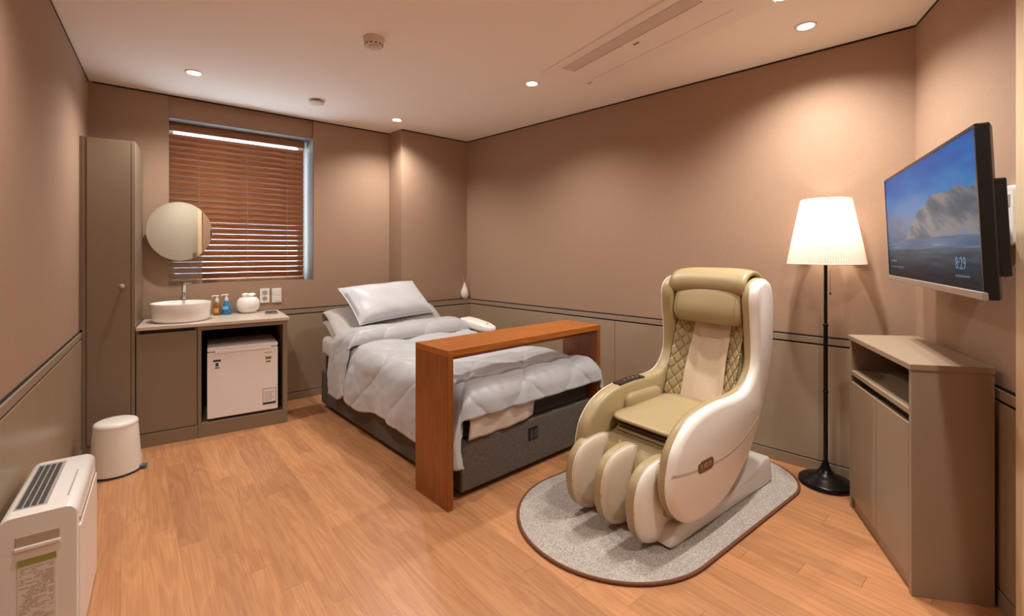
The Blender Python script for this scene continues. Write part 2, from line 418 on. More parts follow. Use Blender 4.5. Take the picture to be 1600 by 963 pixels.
# air conditioner
ac = thing('air_conditioner', (.70, 2.55, H), -59.5, 'flush white ceiling air conditioner panel with a long grey vane', 'air conditioner')
M_acp = mat('ac_panel', '#f7ecdf', .55)
MB().prism([(x, y) for x, y in rounded_rect(1.28, .46, .03)], -.012, 0).build('panel', M_acp, ac, bevel=.004)
MB().box(-.47, .47, -.175, -.085, -.0165, -.011).build('vane', mat('ac_vane', '#dccbbb', .5), ac, bevel=.003)
MB().box(-.47, .47, -.083, -.079, -.0135, -.011).build('vane_gap', M_groove, ac)
MB().box(-.01, .03, -.035, -.02, -.0135, -.011).build('badge', mat('ac_badge', '#8a7464', .4), ac)
MB().box(-.52, .5, .105, .1075, -.0128, -.011).build('panel_seam', mat('ac_seam', '#c4b0a0', .8), ac)
MB().box(-.6, -.55, .13, .14, -.0135, -.011).build('latch', mat('ac_badge', '#8a7464', .4), ac)
MB().box(.55, .6, .0, .012, -.0135, -.011).build('latch', mat('ac_badge', '#8a7464', .4), ac)
# smoke detectors
sd = thing('smoke_detector', (-.748, 2.493, H), 0, 'round white smoke detector with small dark slots', 'smoke detector')
M_det = mat('detector_plastic', '#ddd0c6', .45)
MB().lathe([(.056, 0), (.056, -.012), (.052, -.016), (.050, -.034), (.044, -.042)], 40).build('body', M_det, sd, smooth=40)
MB().lathe([(.028, -.042), (.028, -.052), (.022, -.056)], 32).build('sensor_cap', M_det, sd, smooth=40)
for i in range(12):
    a = i*PI/6
    MB().box(-.005, .005, -.0015, .0015, -.0405, -.035).build('slot', M_black, sd).rotation_euler = (0, 0, 0)
    o = sd.children[-1]; o.location = (.0475*math.cos(a), .0475*math.sin(a), -.001); o.rotation_euler = (0, 0, a+PI/2)
ha = thing('heat_detector', (-1.491, 3.509, H), 40, 'flat white sensor cover with dark gap, near the window', 'detector')
MB().lathe([(.03, 0), (.03, -.012)], 24).build('stem', M_black, ha)
MB().lathe([(.052, -.012), (.056, -.014), (.056, -.022), (.05, -.026)], 36).build('cover', M_det, ha, smooth=40)

# ------------------------------------------------------------------ tall cabinet, sink unit, fridge unit
CA = math.degrees(math.atan2(.474, .726))           # direction of the unit fronts
CO = np.array([-2.386, 2.922]); CX = np.array([math.cos(math.radians(CA)), math.sin(math.radians(CA))]); CY = np.array([-CX[1], CX[0]])
def c2w(x, y): p = CO+CX*x+CY*y; return (p[0], p[1])
tc_ = thing('tall_cabinet', (CO[0], CO[1], 0), CA, 'tall narrow taupe cabinet between left wall and sink', 'cabinet')
x0, x1 = -.2535, -.004; HT = 1.957
MB().box(x0, x0+.018, .004, .36, 0, HT).build('side_panel', M_cab, tc_, bevel=.001)
MB().box(x1-.018, x1, .0, .40, 0, HT).build('side_panel', M_cab, tc_, bevel=.001)
MB().box(x0+.018, x1-.018, .02, .36, HT-.018, HT).build('top_panel', M_cab, tc_)
MB().box(x0+.018, x1-.018, .34, .36, .07, HT-.018).build('back_panel', M_cab, tc_)
MB().box(x0+.018, x1-.018, .015, .03, 0, .07).build('plinth', M_cab, tc_)
MB().box(x0-.0115, x0, .006, .02, .782, HT).build('filler_strip', M_cab, tc_)
dor = MB().box(x0+.021, x1-.021, 0, .018, .074, HT-.003).build('door', M_cab, tc_, bevel=.001)
MB().lathe([(.006, 0), (.006, .014), (.013, .02), (.0145, .028), (.011, .034), (.004, .036)], 20).build('knob', mat('knob_crystal', '#c9bdb0', .12, metal=.6), dor, smooth=50)
dor.children[0].location = (x1-.06, 0, 1.04); dor.children[0].rotation_euler = (PI/2, 0, 0)

sk = thing('sink_cabinet', (CO[0], CO[1], 0), CA, 'taupe base cabinet with one plain door under the wash basin', 'cabinet')
ZT = .752
MB().box(0, .016, .012, .40, 0, ZT).build('side_panel', M_cab, sk)
MB().box(.308, .324, .012, .40, 0, ZT).build('side_panel', M_cab, sk)
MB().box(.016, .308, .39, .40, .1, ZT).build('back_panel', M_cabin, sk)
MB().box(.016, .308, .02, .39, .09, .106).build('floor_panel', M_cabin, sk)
MB().box(.0, .324, .0, .016, .0, .088).build('plinth', M_cab, sk, bevel=.001)
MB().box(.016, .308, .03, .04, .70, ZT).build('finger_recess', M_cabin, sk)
MB().box(.003, .318, .0, .018, .093, .727).build('door', M_cab, sk, bevel=.0015)
fr = thing('fridge_cabinet', (CO[0], CO[1], 0), CA, 'open taupe base cabinet that houses the small white fridge', 'cabinet')
MB().box(.326, .345, 0, .44, 0, ZT).build('side_panel', M_cab, fr, bevel=.001)
MB().box(.842, .872, 0, .50, 0, ZT).build('side_panel', M_cab, fr, bevel=.001)
MB().box(.345, .842, 0, .46, ZT-.028, ZT).build('top_rail', M_cab, fr, bevel=.001)
MB().box(.345, .842, 0, .46, .075, .093).build('shelf', M_cab, fr, bevel=.001)
MB().box(.345, .842, .0, .016, 0, .075).build('plinth', M_cab, fr)
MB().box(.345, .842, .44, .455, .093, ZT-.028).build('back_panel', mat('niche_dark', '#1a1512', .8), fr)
# worktop follows the window wall
def on_back(x):   # distance from unit front to window wall at local x
    p = np.array(c2w(x, 0)); return np.dot(p-CL, NB)/np.dot(CY, -NB)-.014
xs = (.001, .885)
poly = [c2w(xs[0], -.012), c2w(xs[1], -.012), c2w(xs[1]-.02, on_back(xs[1])-.01), c2w(xs[0], on_back(xs[0])-.01)]
M_top = mat('worktop_stone', '#cdbfae', .3, noise=.04, nscale=60, coat=.15)
tag(MB().prism(poly, ZT, .776).build('countertop', M_top, None, bevel=.003), 'pale beige worktop with the round basin on it', 'countertop')
# basin
bx = c2w(.226, .205)
bs = thing('wash_basin', (bx[0], bx[1], .776), CA, 'round white ceramic vessel basin on the worktop', 'basin')
MB().lathe([(.145, 0), (.160, .004), (.168, .02), (.177, .122), (.176, .127), (.171, .128), (.167, .122), (.152, .035), (.13, .02), (.03, .014), (.018, .010)], 56).build('bowl', M_ceramic, bs, smooth=60)
MB().lathe([(.018, .0105), (.018, .014), (.012, .016)], 20).build('drain', M_chrome, bs)
fp = c2w(.235, .412)
fa = thing('faucet', (fp[0], fp[1], .776), CA, 'slim chrome basin mixer tap behind the basin', 'faucet')
MB().lathe([(.022, 0), (.022, .006), (.016, .010), (.016, .225), (.0175, .229), (.0175, .262), (.012, .266)], 24).build('body', M_chrome, fa, smooth=40)
MB().tube([(0, 0, .165), (0, -.05, .175), (0, -.105, .168), (0, -.112, .150)], .010, 12).build('spout', M_chrome, fa, smooth=50)
MB().tube([(.0, .0, .246), (.03, .0, .248), (.045, .0, .250)], .004, 8).build('lever', M_chrome, fa, smooth=50)
# mirror on a stalk in front of the window side
mp_ = wb(.475)+NB*.085
mi = thing('round_mirror', (mp_[0], mp_[1], 1.405), WANG+5.5, 'round frameless mirror partly in front of the blind', 'mirror')
R_ = .212
def disc(y0, y1, r, sx=.93): return MB().rings([[(r*sx*math.cos(2*PI*i/72), y, r*math.sin(2*PI*i/72)) for i in range(72)] for y in (y0, y1)])
disc(-.003, .0, R_).build('glass', mat('mirror_silver', '#eeeae2', .015, metal=1), mi)
disc(.0005, .010, R_+.003).build('rim', mat('mirror_rim', '#b9a48e', .35, metal=.6), mi)
MB().tube([(-.05, .01, .0), (-.05, .075, 0)], .012, 12).build('wall_bracket', M_chrome, mi)
# frosted screen behind the mirror
fs = thing('frosted_panel', wloc(s0+.004, .02, SILL), WANG, 'translucent frosted strip standing in front of blind under the mirror', 'panel')
M_frost = bpy.data.materials.new('frosted_acrylic'); M_frost.use_nodes = True
nt = M_frost.node_tree; pb = nt.nodes['Principled BSDF']; pb.inputs['Base Color'].default_value = lin('#a8907c'); pb.inputs['Roughness'].default_value = .5
t2 = nt.nodes.new('ShaderNodeBsdfTransparent'); ms = nt.nodes.new('ShaderNodeMixShader'); ms.inputs[0].default_value = .38
nt.links.new(pb.outputs[0], ms.inputs[1]); nt.links.new(t2.outputs[0], ms.inputs[2]); nt.links.new(ms.outputs[0], nt.nodes['Material Output'].inputs[0])
MB().box(0, .205, -.002, .002, .005, .30).build('sheet', M_frost, fs)
# bottles, tissue pot, phone, sockets
def pump_bottle(x, y, name, label, prof, body, lab=None, labelc='#dfe6ea', hh=.13):
    p = c2w(x, y); t = thing(name, (p[0], p[1], .776), CA-20, label, 'bottle')
    MB().lathe(prof, 28).build('bottle_body', body, t, smooth=50)
    z = prof[-1][1]
    MB().lathe([(.012, z-.002), (.013, z+.002), (.013, z+.02), (.006, z+.024), (.006, z+.042)], 18).build('collar', M_white, t, smooth=40)
    MB().tube([(.012, 0, z+.046), (0, 0, z+.047), (-.03, 0, z+.045), (-.036, 0, z+.038)], .0055, 8).build('pump_head', M_white, t, smooth=50)
    if lab:
        q = MB(); P = [[(prof[2][0]*1.02*math.sin(a), -prof[2][0]*1.02*math.cos(a), zz) for a in np.linspace(-.7, .7, 9)] for zz in lab]
        q.grid(P).build('label', mat('label_'+name, labelc, .5), t, smooth=True)
    return t
M_amber = mat('amber_soap', '#a8691c', .12, trans=.35, coat=.5)
M_blue = mat('blue_soap', '#0f7fb4', .15, coat=.5, trans=.1)
pump_bottle(.438, .40, 'soap_bottle', 'amber pump soap bottle beside the basin', [(.022, 0), (.026, .004), (.026, .06), (.022, .085), (.011, .10)], M_amber, (.02, .055), '#c9a24a')
pump_bottle(.499, .405, 'soap_dispenser', 'blue pump soap bottle between amber bottle and white pot', [(.030, 0), (.034, .005), (.030, .05), (.020, .088), (.012, .105)], M_blue, (.03, .065), '#8fc3dd')
tp = c2w(.645, .43)
tp = thing('tissue_pot', (tp[0], tp[1], .776), CA, 'round white ceramic pot with a frilled white tissue on top', 'pot')
MB().lathe([(.045, 0), (.05, .002), (.075, .03), (.083, .065), (.076, .10), (.058, .122), (.05, .124), (.045, .118)], 40).build('pot', M_ceramic, tp, smooth=60)
ring = []
mb = MB(); rs = []
for r, z in ((.030, .115), (.036, .13), (.044, .143), (.028, .15), (.004, .147)):
    rs.append([(r*(1+.22*math.sin(5*a+r*40))*math.cos(a), r*(1+.22*math.sin(5*a+r*40))*math.sin(a), z+.006*math.sin(3*a+1)) for a in np.linspace(0, 2*PI, 40, endpoint=False)])
mb.rings(rs).build('tissue', mat('tissue_paper', '#f4f0ea', .9), tp, smooth=70)
ph = c2w(.795, .30)
ph = thing('smartphone', (ph[0], ph[1], .776), CA, 'black smartphone-like slab lying on the worktop end', 'phone')
MB().prism(rounded_rect(.085, .13, .01), 0, .010).build('case', mat('phone_case', '#8d8a86', .4), ph, bevel=.002)
MB().prism(rounded_rect(.077, .115, .008), .010, .0115).build('screen', M_black, ph)
def wallplate(s, z, label, kind):
    p = wb(s)+NB*.001
    t = thing('wall_socket' if kind else 'light_switch', (p[0], p[1], z), WANG, label, 'socket' if kind else 'switch')
    MB().rings([[(x, y, zz) for x, zz in rounded_rect(.072, .118, .006)] for y in (0, -.009)]).build('plate', M_white, t, bevel=.002)
    for dz in (.024, -.024):
        if kind:
            r = MB().rings([[(.019*math.cos(a), y, dz+.019*math.sin(a)) for a in np.linspace(0, 2*PI, 28, endpoint=False)] for y in (-.009, -.0105)]).build('outlet', mat('outlet_grey', '#a9a09a', .5), t)
            for dx in (-.008, .008):
                MB().rings([[(dx+.003*math.cos(a), y, dz+.003*math.sin(a)) for a in np.linspace(0, 2*PI, 10, endpoint=False)] for y in (-.0105, -.011)]).build('pin_hole', M_black, r)
        else:
            MB().box(-.024, .024, -.0115, -.009, dz-.021, dz+.021).build('rocker', M_white, t, bevel=.002)
wallplate(1.045, .898, 'white wall plate with two round outlets above the pot', True)
wallplate(1.135, .895, 'plain white switch plate right of the round outlets', False)
# fridge
fg = thing('mini_fridge', (*c2w(.377, .012), .093), CA, 'small white fridge inside the open taupe cabinet', 'fridge')
M_fr = mat('fridge_white', '#f0e9e4', .35)
MB().box(.004, .429, .045, .41, .018, .46).build('body', M_fr, fg, bevel=.006)
do = MB().box(0, .433, 0, .042, .018, .470).build('door', M_fr, fg, bevel=.006)
MB().box(0, .433, 0, .41, .474, .505).build('lid', M_fr, fg, bevel=.008)
hr = MB().box(.045, .388, -.006, .004, .462, .482).build('handle_lip', mat('handle_white', '#f0e9e2', .3), do, bevel=.003)
for x in (.03, .40):
    for y in (.04, .37): MB().lathe([(.014, 0), (.014, .018)], 16, (x, y, 0)).build('foot', mat('foot_grey', '#77706a', .5), fg)
M_ink = mat('ink_dark', '#33333a', .6); M_navy = mat('ink_navy', '#1f2a4a', .6); M_paper = mat('paper_label', '#efeae4', .6)
def sticker(name, x, z, w, h, bars, parent, y=-.0008):
    s_ = MB().box(x, x+w, y, 0, z, z+h).build(name, M_paper, parent)
    for bx0, bz0, bw, bh, m in bars: MB().box(x+bx0*w, x+(bx0+bw)*w, y-.0005, y, z+bz0*h, z+(bz0+bh)*h).build('print', m, s_)
    return s_
sticker('energy_label', .035, .355, .045, .065, [(.0, .78, 1, .22, M_ink), (.3, .3, .4, .36, M_ink), (.2, .08, .6, .12, M_ink)], do)
M_gold = mat('ink_gold', '#b09a3e', .6); M_grn = mat('ink_green', '#3f7a3c', .6)
sticker('award_label', .35, .36, .045, .055, [(.05, .45, .9, .4, M_gold), (.15, .55, .6, .14, M_ink), (.1, .08, .7, .18, M_grn)], do)
sticker('spec_sheet', .335, .06, .085, .115, [(0, 0, 1, .13, M_navy), (0, .97, 1, .03, M_navy), (0, .13, .03, .84, M_navy), (.97, .13, .03, .84, M_navy)]+[(.12, .25+.1*i, .55+.1*(i % 3), .018, M_ink) for i in range(6)], do)
MB().box(.345, .395, -.0006, 0, .432, .437).build('maker_mark', mat('ink_grey', '#9a9490', .6), do)

# ------------------------------------------------------------------ bed
BA = math.degrees(math.atan2(.671, .741)); BO = (-.2553, 2.3154)
WB, LB = 1.055, 1.93
bed = thing('bed', (BO[0], BO[1], 0), BA, 'single bed with dark grey upholstered base and white sheeted mattress', 'bed')
M_up = weave('bed_upholstery', '#4a423b', '#6b6056', 330, .9, .5)
M_dark = mat('mattress_dark', '#2b231e', .75, bump=.1)
M_sheet = mat('bed_sheet', '#d8cfc6', .85, bump=.08, bscale=60)
MB().box(0, WB, 0, LB, .035, .296).build('base', M_up, bed, bevel=.012, seg=3)
for x in (.06, WB-.06):
    for y in (.12, LB-.12): MB().lathe([(.025, 0), (.025, .036)], 16, (x, y, 0)).build('foot', M_black, bed)
MB().box(.03, WB-.03, .02, LB-.01, .297, .41).build('support_box', M_dark, bed, bevel=.015, seg=3)
def topz(b): return .515+.05*sstep(.9, 1.7, b)
mb = MB(); rs = []
for b in np.linspace(.015, LB, 16):
    zt_ = float(topz(b)); 
    rs.append([(.02+(WB-.04)/2+x, b, .411+(zt_-.411)/2+z) for x, z in rounded_rect(WB-.02, zt_-.411, .04)])
mb.rings(rs).build('mattress', M_sheet, bed, smooth=50)
# power outlet set into the foot end
pl = MB().box(.47, .545, -.004, .004, .175, .245).build('power_plate', M_black, bed, bevel=.002)
for i in range(2): MB().box(.478+.034*i, .506+.034*i, -.006, -.003, .185, .232).build('port', mat('port_grey', '#3c3a3a', .3), pl, bevel=.001)
P = []
for z, yy in ((.435, -.02), (.40, -.028), (.36, -.022), (.318, -.014), (.305, -.012)):
    P.append([(x, yy-.010*math.sin(x*21)*.5-.004*math.sin(x*47), z+.02*x-.012*math.sin(x*7) if z < .42 else z+.02*x) for x in np.linspace(.03, .50, 30)])
MB().grid(P).build('hanging_sheet', mat('under_sheet', '#cdbfb2', .85, bump=.1, bscale=80), bed, smooth=True, solid=.004)
# duvet ----------------------------------------------------------------------
rngd = np.random.RandomState(3)
ph_ = rngd.rand(12)*6.28; fr_ = rngd.rand(12, 2)*26-13
def wrinkle(a, b):
    z = 0
    for k in range(12): z = z+np.sin(a*fr_[k, 0]+b*fr_[k, 1]+ph_[k])
    return z/12
def drape(a, b, top, r, rf, spread=0.03, quilt=.026, Lq=.30, foot=0.0, wave=.022, fold=0):
    """flat cloth coordinates (a across, b along) -> draped over the bed, numpy arrays"""
    oL = np.maximum(0, r-a); oR = np.maximum(0, a-(WB-r)); oF = np.maximum(0, (foot+rf)-b)
    def over(o, r):
        q = r*PI/2; th = np.minimum(o, q)/r
        return r*np.sin(th)+0*o, r*(1-np.cos(th))+np.maximum(0, o-q)
    dxL, dzL = over(oL, r); dxR, dzR = over(oR, r); dyF, dzF = over(oF, rf)
    inx = np.clip(a, r, WB-r); iny = np.maximum(b, foot+rf)
    dz = np.sqrt(dzL**2+dzR**2+dzF**2)
    k = sstep(0, .25, dz)
    flare = spread*k+wave*k*np.sin(b*11+1.0)*(dzL+dzR > 0)
    x = inx-dxL+dxR-flare*(dzL > 0)+flare*(dzR > 0)
    y = iny-dyF-(spread*.6*k+.01*np.sin(a*13)*k)*(dzF > 0)
    z = top-dz
    # quilting, along the approximate normal
    u, v = (a+b)/Lq*PI/1.414, (a-b)/Lq*PI/1.414
    q = quilt*(np.abs(np.sin(u)*np.sin(v)))**.33+.012*wrinkle(a, b)+.010*wrinkle(a*2.9+3, b*2.9)+.007*wrinkle(a*7+1, b*5)
    side = sstep(.0, .08, dzL+dzR); fr = sstep(0, .06, dzF)*(1-side)
    x = x-q*side*(dzL > 0)+q*side*(dzR > 0); y = y-q*fr; z = z+q*(1-side)*(1-fr)
    return x, y, z
M_duv = mat('duvet_satin', '#afb0b2', .42, sheen=.4, noise=.02, nscale=5, bump=.06, bscale=90)
dv = thing('duvet', (BO[0], BO[1], 0), BA, 'silver grey quilted duvet spread over the bed', 'duvet')
def sheet(name, a0, a1, b0, b1, na, nb, topf, parent, th, hem=None, **kw):
    A, B = np.meshgrid(np.linspace(a0, a1, na), np.linspace(b0, b1, nb))
    if hem is not None:
        f = hem(B); A = np.where(A < 0, A*f, A)
    x, y, z = drape(A, B, topf(B), **kw)
    P = [[(x[j, i], y[j, i], z[j, i]) for i in range(na)] for j in range(nb)]
    return MB().grid(P).build(name, M_duv, parent, smooth=True, solid=th)
sheet('quilt', -.315, WB+.16, -.125, 1.56, 200, 230, lambda b: topz(b)+.030, dv, .014, hem=lambda b: 1+.10*np.sin(b*6+.4)-.12*sstep(1.0, 1.4, b), r=.07, rf=.06, foot=-.03)
sheet('turned_fold', -.37, WB+.10, 1.262, 1.62, 150, 50, lambda b: topz(b)+.125-.035*sstep(1.42, 1.62, b), dv, .014, hem=lambda b: 1+.25*sstep(1.28, 1.5, b)-.1*sstep(1.5, 1.62, b), r=.10, rf=.055, foot=1.262+.05, quilt=.012, Lq=.25, spread=.05)
# foot piping
xs_ = np.linspace(0, WB, 60); x, y, z = drape(xs_, np.full(60, -.125), topz(-.125)+.03, r=.07, rf=.06, foot=-.03)
MB().tube(list(zip(x, y, z)), .004, 6).build('piping', M_duv, dv, smooth=True)
# pillows
def pillow_mesh(w, h, t, n=34, pinch=.045):
    top, bot = [], []
    for j in range(n):
        rt, rb = [], []
        for i in range(n):
            u, v = i/(n-1)*2-1, j/(n-1)*2-1
            sx = 1-pinch*(1-u*u)*0-pinch*.9*(1-abs(u))*0
            x = u*w/2*(1-pinch*(1-v*v)*-.0-pinch*(1-v*v)); y = v*h/2*(1-pinch*1.4*(1-u*u))
            e = max(0, (1-u**4))**.55*max(0, (1-v**4))**.55
            zz = t/2*e+.004*math.sin(u*9+v*5)*e
            rt.append((x, y, zz)); rb.append((x, y, -zz*.8))
        top.append(rt); bot.append(rb)
    return MB().grid(top).grid(bot)
M_pil = mat('pillow_satin', '#c4c5c9', .42, sheen=.4, bump=.05, bscale=70)
wp_ = thing('wedge_pillow', (BO[0], BO[1], 0), BA, 'wide light grey quilted pillow lying flat at the bed head', 'pillow')
mb = MB(); P = []
for b in np.linspace(0, 1, 40):
    row = []
    for a in np.linspace(0, 1, 80):
        e = (1-abs(2*a-1)**6)**.5; e2 = max(0, 1-abs(2*b-1)**5)**.5
        x = .005+(WB-.06)*a; y = 1.50+.43*b
        zz = .574+.185*sstep(.05, .95, b)*1.0+.045*e*e2
        g = max(0, 1-min(abs((a*8) % 1-.5), .5)*0)
        zz -= .004*(math.exp(-((a*9 % 1-.5)/.05)**2)+math.exp(-((b*6 % 1-.5)/.07)**2))
        row.append((x, y, zz))
    P.append(row)
n = len(P[0])
mb.grid(P)
mb.grid([[(p[0], p[1], min(p[2]-.003, max(p[2]-.08, .569))) for k, p in enumerate(r)] for r in P])
mb.grid([P[0], [(p[0], p[1], min(p[2]-.003, max(p[2]-.08, .569))) for k, p in enumerate(P[0])]])
mb.grid([P[-1], [(p[0], p[1], min(p[2]-.003, max(p[2]-.08, .569))) for k, p in enumerate(P[-1])]])
mb.build('cover', mat('wedge_cotton', '#a9a29c', .7, bump=.08, bscale=90), wp_, smooth=60, weld=True)
def bedpt(x, y): c, s_ = math.cos(math.radians(BA)), math.sin(math.radians(BA)); return (BO[0]+c*x-s_*y, BO[1]+s_*x+c*y)
q = bedpt(.51, 1.765)
sp = thing('pillow', (q[0], q[1], .835), BA+9, 'plump silver satin pillow propped on top at the bed head', 'pillow')
sp.rotation_euler = (math.radians(42), math.radians(-2), math.radians(BA+9))
pb_ = pillow_mesh(.76, .40, .17).build('cover', M_pil, sp, smooth=70, weld=True)
w, h = .76, .40; pp = []
for u, v in [(t, -1) for t in np.linspace(-1, 1, 24)]+[(1, t) for t in np.linspace(-1, 1, 14)[1:]]+[(t, 1) for t in np.linspace(1, -1, 24)[1:]]+[(-1, t) for t in np.linspace(1, -1, 14)[1:]]:
    pp.append((u*w/2*(1-.045*(1-v*v)), v*h/2*(1-.063*(1-u*u)), 0))
MB().tube(pp, .005, 6).build('piping', M_pil, sp, smooth=70)
# white handset pad at the far side
q = bedpt(1.09, 1.27)
hs = thing('bed_bolster', (q[0], q[1], .60), BA+6, 'small white moulded pad at the far bed edge near the long wall', 'pad')
mb = MB(); rs = []
for t, w_, h_ in ((-.20, .02, .010), (-.18, .045, .022), (-.10, .065, .032), (.05, .07, .036), (.14, .06, .034), (.18, .04, .02)):
    rs.append([(x, t, z+.03+t*.12) for x, z in rounded_rect(w_*2, h_*2, min(w_, h_)*.7)])
mb.rings(rs).build('shell', M_white, hs, smooth=60)
MB().lathe([(.006, 0), (.006, .004)], 12, (-.0, -.12, .046)).build('button', M_black, hs)

# ------------------------------------------------------------------ overbed table
TO = (-.308, 2.214)
tb = thing('overbed_table', (TO[0], TO[1], 0), BA+.3, 'orange brown wooden bridge table standing across the bed foot', 'table')
M_tab = wood('table_wood_up', '#763b0a', '#87470d', '#935312', axis=2, rough=.33, coat=.2)
M_tabx = wood('table_wood_across', '#8f4b0f', '#a25914', '#ae651a', axis=0, rough=.33, coat=.2)
TW, TD, TH = 1.205, .30, .777
MB().box(0, TW, 0, TD, TH-.032, TH).build('table_top', M_tabx, tb, bevel=.0015)
for a in (0, TW-.032): MB().box(a, a+.032, 0, TD, 0, TH-.0325).build('end_panel', M_tab, tb, bevel=.0015)
MB().box(.032, TW-.032, TD/2-.01, TD/2+.01, TH-.085, TH-.033).build('stretcher', M_tabx, tb)

# ------------------------------------------------------------------ rug
fwd = np.array([-.787, -.617]); CHO = np.array([.8864+.617*.018, 2.3989-.787*.018]); CHA = math.degrees(math.atan2(fwd[1], fwd[0]))
RO = np.array([.84, 2.458])
rg = thing('rug', (RO[0], RO[1], 0), CHA, 'grey beige oval rug with brown bound edge under the massage chair', 'rug')
half = .452
pts = []
for i in range(33): a = -PI/2+PI*i/32; pts.append((.455+half*math.cos(a), half*math.sin(a)))
for i in range(17): a = PI/2+PI/2*i/16; pts.append((-.42+.30*math.cos(a), half-.30+.30*math.sin(a)))
for i in range(17): a = PI+PI/2*i/16; pts.append((-.42+.30*math.cos(a), -half+.30+.30*math.sin(a)))
M_rug = mat('rug_pile', '#aea49a', .95, noise=.9, nscale=150, bump=1.0, bscale=260)
MB().prism(pts, .0005, .011).build('pile', M_rug, rg)
rp_ = [(p[0], p[1], .007) for p in pts]; rp_ = rp_+rp_[:2]
MB().tube(rp_, .0075, 8).build('binding', mat('rug_binding', '#6e432c', .8), rg, smooth=True)

# ------------------------------------------------------------------ massage chair
ch = thing('massage_chair', (CHO[0], CHO[1], .011), CHA, 'cream and khaki leather massage chair on the oval rug', 'massage chair')
M_khaki = mat('leather_khaki', '#a8946c', .42, noise=.03, nscale=6, bump=.10, bscale=420)
M_cream = mat('leather_cream', '#f0e9de', .36, noise=.015, nscale=5, bump=.05, bscale=420)
M_pink = mat('leather_calf', '#d9c7b0', .45, noise=.02, nscale=6, bump=.06, bscale=420)
M_cloth = mat('cloth_cream', '#d8c2a6', .85, noise=.03, nscale=9, bump=.2, bscale=260)
M_shadow = mat('leather_khaki_shaded', '#5a4526', .55)  # seat flap leather with the shade between the layers painted in
M_stitch = mat('stitch', '#9c876a', .7)
M_basew = mat('chair_base_white', '#e2ddd6', .3)
# side profile in (x forward, z)
prof = [(-.300, 1.108), (-.372, 1.066), (-.398, .950), (-.386, .741), (-.330, .578), (-.255, .424), (-.199, .340), (-.118, .248), (.023, .150), (.136, .105), (.274, .086), (.401, .098), (.472, .138), (.523, .198), (.545, .272), (.536, .349), (.505, .427), (.430, .499), (.321, .543), (.170, .562), (-.005, .562), (-.105, .580), (-.172, .640), (-.198, .722), (-.190, .884), (-.178, 1.006), (-.208, 1.076)]
prof = resample(catmull(prof, 8), 170)
HW = .274           # half width, outer face
def side(sg):
    def R(d, y): q = inset(prof, d); return [(p[0], sg*y, p[1]) for p in q]
    kk = .039 if sg > 0 else .014
    a = MB().rings([R(.020, HW-.078), R(.006, HW-.072), R(0, HW-.060), R(0, HW-kk-.005), R(.003, HW-kk+.001)])
    o = a.build('side_wall', M_khaki, ch, smooth=60)
    b = MB().rings([R(.004, HW-kk), R(.002, HW-kk*.82), R(.004, HW-kk*.46), R(.014, HW-kk*.13), R(.030, HW)])
    c = b.build('outer_cover', M_cream, o, smooth=60)
    sm = catmull([(.535, .345), (.46, .333), (.371, .323), (.295, .318), (.203, .314), (.10, .318), (.011, .332), (-.07, .357), (-.151, .392), (-.215, .425), (-.243, .45)], 6, False)
    for dz in (0, -.007):
        ys = [HW+.0006-.012*max(0, (abs(p[0]-.15)-.34)/.06)**2 for p in sm]
        MB().tube([(p[0], sg*y, p[1]+dz) for p, y in zip(sm, ys)], .0013, 5).build('stitch_seam', M_stitch, o, smooth=True)
    bd = MB().rings([[(.292+x, sg*y, .322+z) for x, z in rounded_rect(.128, .052, .024)] for y in (HW-.004, HW+.003)]).build('badge', mat('badge_bronze', '#7c5c43', .35, metal=.3), o, bevel=.002)
    if sg > 0:
        MM = Matrix.Translation((.292, HW+.0032, .322)) @ Matrix.Rotation(PI, 4, 'Z') @ Matrix.Rotation(PI/2, 4, 'X')
        text('lettering', 'E VOTE', .026, mat('badge_letter', '#b59a80', .4), bd, MM)
    # stitched seam across the front rim of the arm
    MB().tube([(.529, sg*(HW-.075), .370), (.5285, sg*(HW-.058), .372), (.5285, sg*(HW-.044), .372)], .0014, 5).build('rim_seam', M_stitch, o)
    return o
sR = side(-1); sL = side(1)
# control panel on the far armrest top
mb = MB(); rs = []
for x in np.linspace(.06, .27, 10):
    i = np.argmin(np.abs(prof[:, 0]-x)+(prof[:, 1] < .45)*9); z = prof[i, 1]
    rs.append([(x, -HW+.020, z+.001), (x, -HW+.070, z+.001), (x, -HW+.070, z+.005), (x, -HW+.020, z+.005)])
cp = mb.rings(rs).build('control_panel', mat('panel_gloss', '#2a2420', .12), sR)
for k in range(4):
    x = .10+.035*k; i = np.argmin(np.abs(prof[:, 0]-x)+(prof[:, 1] < .45)*9); z = prof[i, 1]
    MB().lathe([(.006, .005), (.006, .0062)], 10, (x, -HW+.045, z)).build('button', mat('panel_icon', '#8c8078', .4), cp)
# inner arm pads
for sg in (-1, 1):
    mb = MB(); rr = resample(np.array(rounded_rect(.30, .15, .045, 8)), 60)
    def RR(d, y): q = inset(rr, d); return [(.10+p[0], sg*y, .432+p[1]) for p in q]
    mb.rings([RR(0, HW-.08), RR(0, HW-.092), RR(.006, HW-.102), RR(.025, HW-.108)]).build('arm_pad', M_khaki, ch, smooth=60)
# rear shell between the sides
mb = MB(); rs = []
back = resample(catmull([(-.20, .30), (-.29, .50), (-.37, .72), (-.405, .92), (-.40, 1.04), (-.365, 1.112), (-.29, 1.134), (-.215, 1.105), (-.195, 1.06), (-.205, 1.02)], 6, False), 40, False)
yy = np.linspace(-(HW-.060), HW-.060, 17)
outer = [[(p[0]-.02*(1-(y/(HW-.07))**2), y, p[1]+.012*(1-(y/(HW-.07))**4)*sstep(.9, 1.1, p[1])) for y in yy] for p in back]
MB().grid(outer).build('rear_shell', M_khaki, ch, smooth=True, solid=.02)
